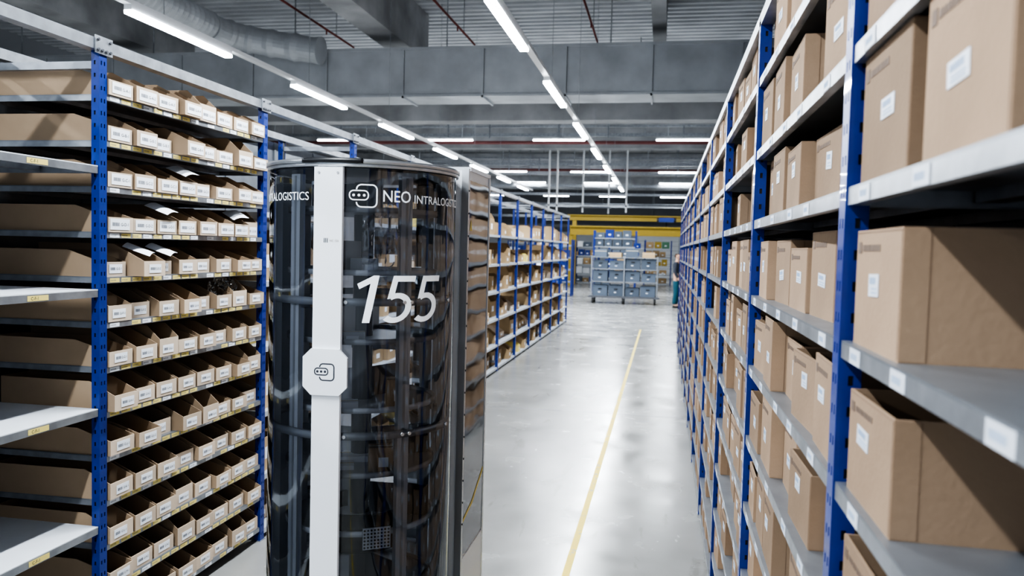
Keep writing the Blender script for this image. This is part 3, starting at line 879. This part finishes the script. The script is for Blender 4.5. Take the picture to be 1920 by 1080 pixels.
far_rack(-8.2,-6,42,.6,(.1,.6,1.1,1.6,2.05),2.3,('cardP','blue','white'),'blue rack with mixed boxes near far wall',4)
far_rack(-4.2,-3.35,29.5,.6,(.1,.55,1.0,1.45,1.9),2.1,('cardP','blue','white','tote'),'blue rack with mixed boxes beyond the aisle',5)
far_rack(-4.1,-3.3,25.5,.6,(.1,.55,1.0,1.45,1.8),2.0,('cardP','cardL','white','blue'),'blue rack with mixed cartons beyond the aisle',6)
far_rack(-3.2,-1.1,47.5,.6,(.1,.55,1.0,1.45,1.9),2.4,('cardP','tote','cardL','blue'),'blue rack with mixed cartons near far wall',7)

cr=bpy.data.objects.new('overhead_crane',None); COL.objects.link(cr); cr.location=(-2.6,38.5,0); top(cr,'yellow overhead gantry crane with blue hoist','crane')
b=MB(); b.box((-1.9,-.15,2.45),(3.6,.15,2.52),'craneY'); b.box((-1.9,-.03,2.52),(3.6,.03,2.82),'craneY'); b.box((-1.9,-.15,2.82),(3.6,.15,2.89),'craneY'); b.obj('lower_girder',cr)
b=MB(); b.box((-2.2,1.35,3.2),(3.6,1.65,3.27),'craneY'); b.box((-2.2,1.47,3.27),(3.6,1.53,3.42),'craneY'); b.box((-2.2,1.35,3.42),(3.6,1.65,3.48),'craneY'); b.obj('upper_girder',cr)
b=MB(); b.box((2.3,-.3,3.12),(3.0,.2,3.32),'blue'); b.tube([(2.2,-.05,3.22),(3.1,-.05,3.22)],.10,'dgrey',14); b.tube([(2.65,-.05,3.12),(2.65,-.05,2.9)],.02,'dark',6); b.obj('hoist',cr)
for sx in (-1.85,3.55):
    b=MB(); b.box((sx-.1,-.1,0),(sx+.1,.1,2.45),'craneY'); b.obj('support_leg',cr)
    b=MB(); b.box((sx-.1,1.4,0),(sx+.1,1.6,3.2),'craneY'); b.obj('support_leg',cr)

# ------------------------------------------------------------------ person (partly behind the packed rack)
per=bpy.data.objects.new('person',None); COL.objects.link(per); per.location=(.40,25.4,0); per.rotation_euler=(0,0,math.radians(75))
top(per,'person in dark top and teal work trousers standing beside rack','person')
def skin(name, joints, edges, m, root=0, parent=per, sub=2, lab=None):
    me=bpy.data.meshes.new(name); me.from_pydata([j[0] for j in joints],edges,[]); me.materials.append(M[m])
    o=mk(name,me,parent); mod=o.modifiers.new('skin','SKIN')
    for i,j in enumerate(joints):
        sv=me.skin_vertices[0].data[i]; r=j[1]; sv.radius=r if isinstance(r,tuple) else (r,r); sv.use_root=(i==root)
    ss=o.modifiers.new('sub','SUBSURF'); ss.levels=sub; ss.render_levels=sub
    if lab: o['label']=lab
    return o
J=[((0,0,.95),(.13,.10)),((0,0,1.15),(.12,.09)),((0,-.01,1.36),(.15,.10)),((0,-.01,1.46),(.06,.06)),((0,-.02,1.52),(.05,.055)),((0,-.03,1.60),(.075,.09)),((0,-.03,1.68),(.07,.085))]
E=[(0,1),(1,2),(2,3),(3,4),(4,5),(5,6)]
for s in (-1,1):
    n0=len(J)
    J+=[((s*.17,-.01,1.39),.05),((s*.22,.0,1.12),.04),((s*.2,-.12,.90),.03),((s*.2,-.17,.83),(.035,.022))]
    E+=[(2,n0),(n0,n0+1),(n0+1,n0+2),(n0+2,n0+3)]
    for f,(dx,dl) in enumerate(((-.026,.075),(-.009,.088),(.009,.082),(.026,.065))):
        m0=len(J); J+=[((s*.2+dx,-.20,.80),.009),((s*.2+dx,-.20-dl*.4,.80-dl*.6),.008)]; E+=[(n0+3,m0),(m0,m0+1)]
    m0=len(J); J+=[((s*.2-s*.045,-.18,.82),.01),((s*.2-s*.055,-.21,.79),.009)]; E+=[(n0+3,m0),(m0,m0+1)]
    n1=len(J); J+=[((s*.09,0,.88),.085),((s*.1,-.02,.50),.055),((s*.1,.03,.10),.04),((s*.1,-.10,.04),(.04,.03))]
    E+=[(0,n1),(n1,n1+1),(n1+1,n1+2),(n1+2,n1+3)]
skin('body',J,E,'skin')
JT=[((0,0,.98),(.15,.12)),((0,0,.92),(.14,.12))]; ET=[(0,1)]
for s in (-1,1):
    n0=len(JT); JT+=[((s*.09,0,.84),.105),((s*.1,-.02,.50),.08),((s*.1,.03,.09),.07)]; ET+=[(1,n0),(n0,n0+1),(n0+1,n0+2)]
skin('trousers',JT,ET,'teal',0,lab='teal work trousers')
JS=[((0,0,.95),(.155,.125)),((0,0,1.15),(.15,.115)),((0,-.01,1.37),(.175,.12)),((0,-.01,1.45),(.075,.075))]; ES=[(0,1),(1,2),(2,3)]
for s in (-1,1):
    n0=len(JS); JS+=[((s*.18,-.01,1.39),.068),((s*.225,.0,1.12),.056),((s*.205,-.1,.93),.045)]; ES+=[(2,n0),(n0,n0+1),(n0+1,n0+2)]
skin('shirt',JS,ES,'shirt',0,lab='dark long-sleeved top')
skin('hair',[((0,-.0,1.60),(.082,.06)),((0,-.015,1.69),(.08,.095)),((0,.04,1.62),(.07,.05))],[(0,1),(0,2)],'hair')
for s in (-1,1):
    b=MB()
    b.tube([(s*.1,.06,.035),(s*.1,-.05,.04),(s*.1,-.16,.03)],[.042,.045,.032],'rubber',12)
    b.box((s*.1-.04,-.18,0),(s*.1+.04,.09,.012),'rubber')
    b.obj('shoe',per)
b=MB()
b.tube([(0,-.115,1.62),(0,-.14,1.595)],[.01,.014],'skin',8)
for s in (-1,1):
    b.tube([(s*.03,-.108,1.625),(s*.03,-.116,1.625)],.009,'ink',8); b.tube([(s*.078,-.02,1.60),(s*.09,-.015,1.60)],.022,'skin',8)
b.box((-.022,-.118,1.562),(.022,-.112,1.567),'red'); b.obj('face',per)

# ------------------------------------------------------------------ world / colour
w=bpy.data.worlds.new('world'); scene.world=w; w.use_nodes=True
bg=w.node_tree.nodes['Background']; bg.inputs['Color'].default_value=(.80,.89,1,1); bg.inputs['Strength'].default_value=.42
scene.view_settings.view_transform='AgX'
scene.view_settings.look='AgX - High Contrast'
scene.view_settings.exposure=.66
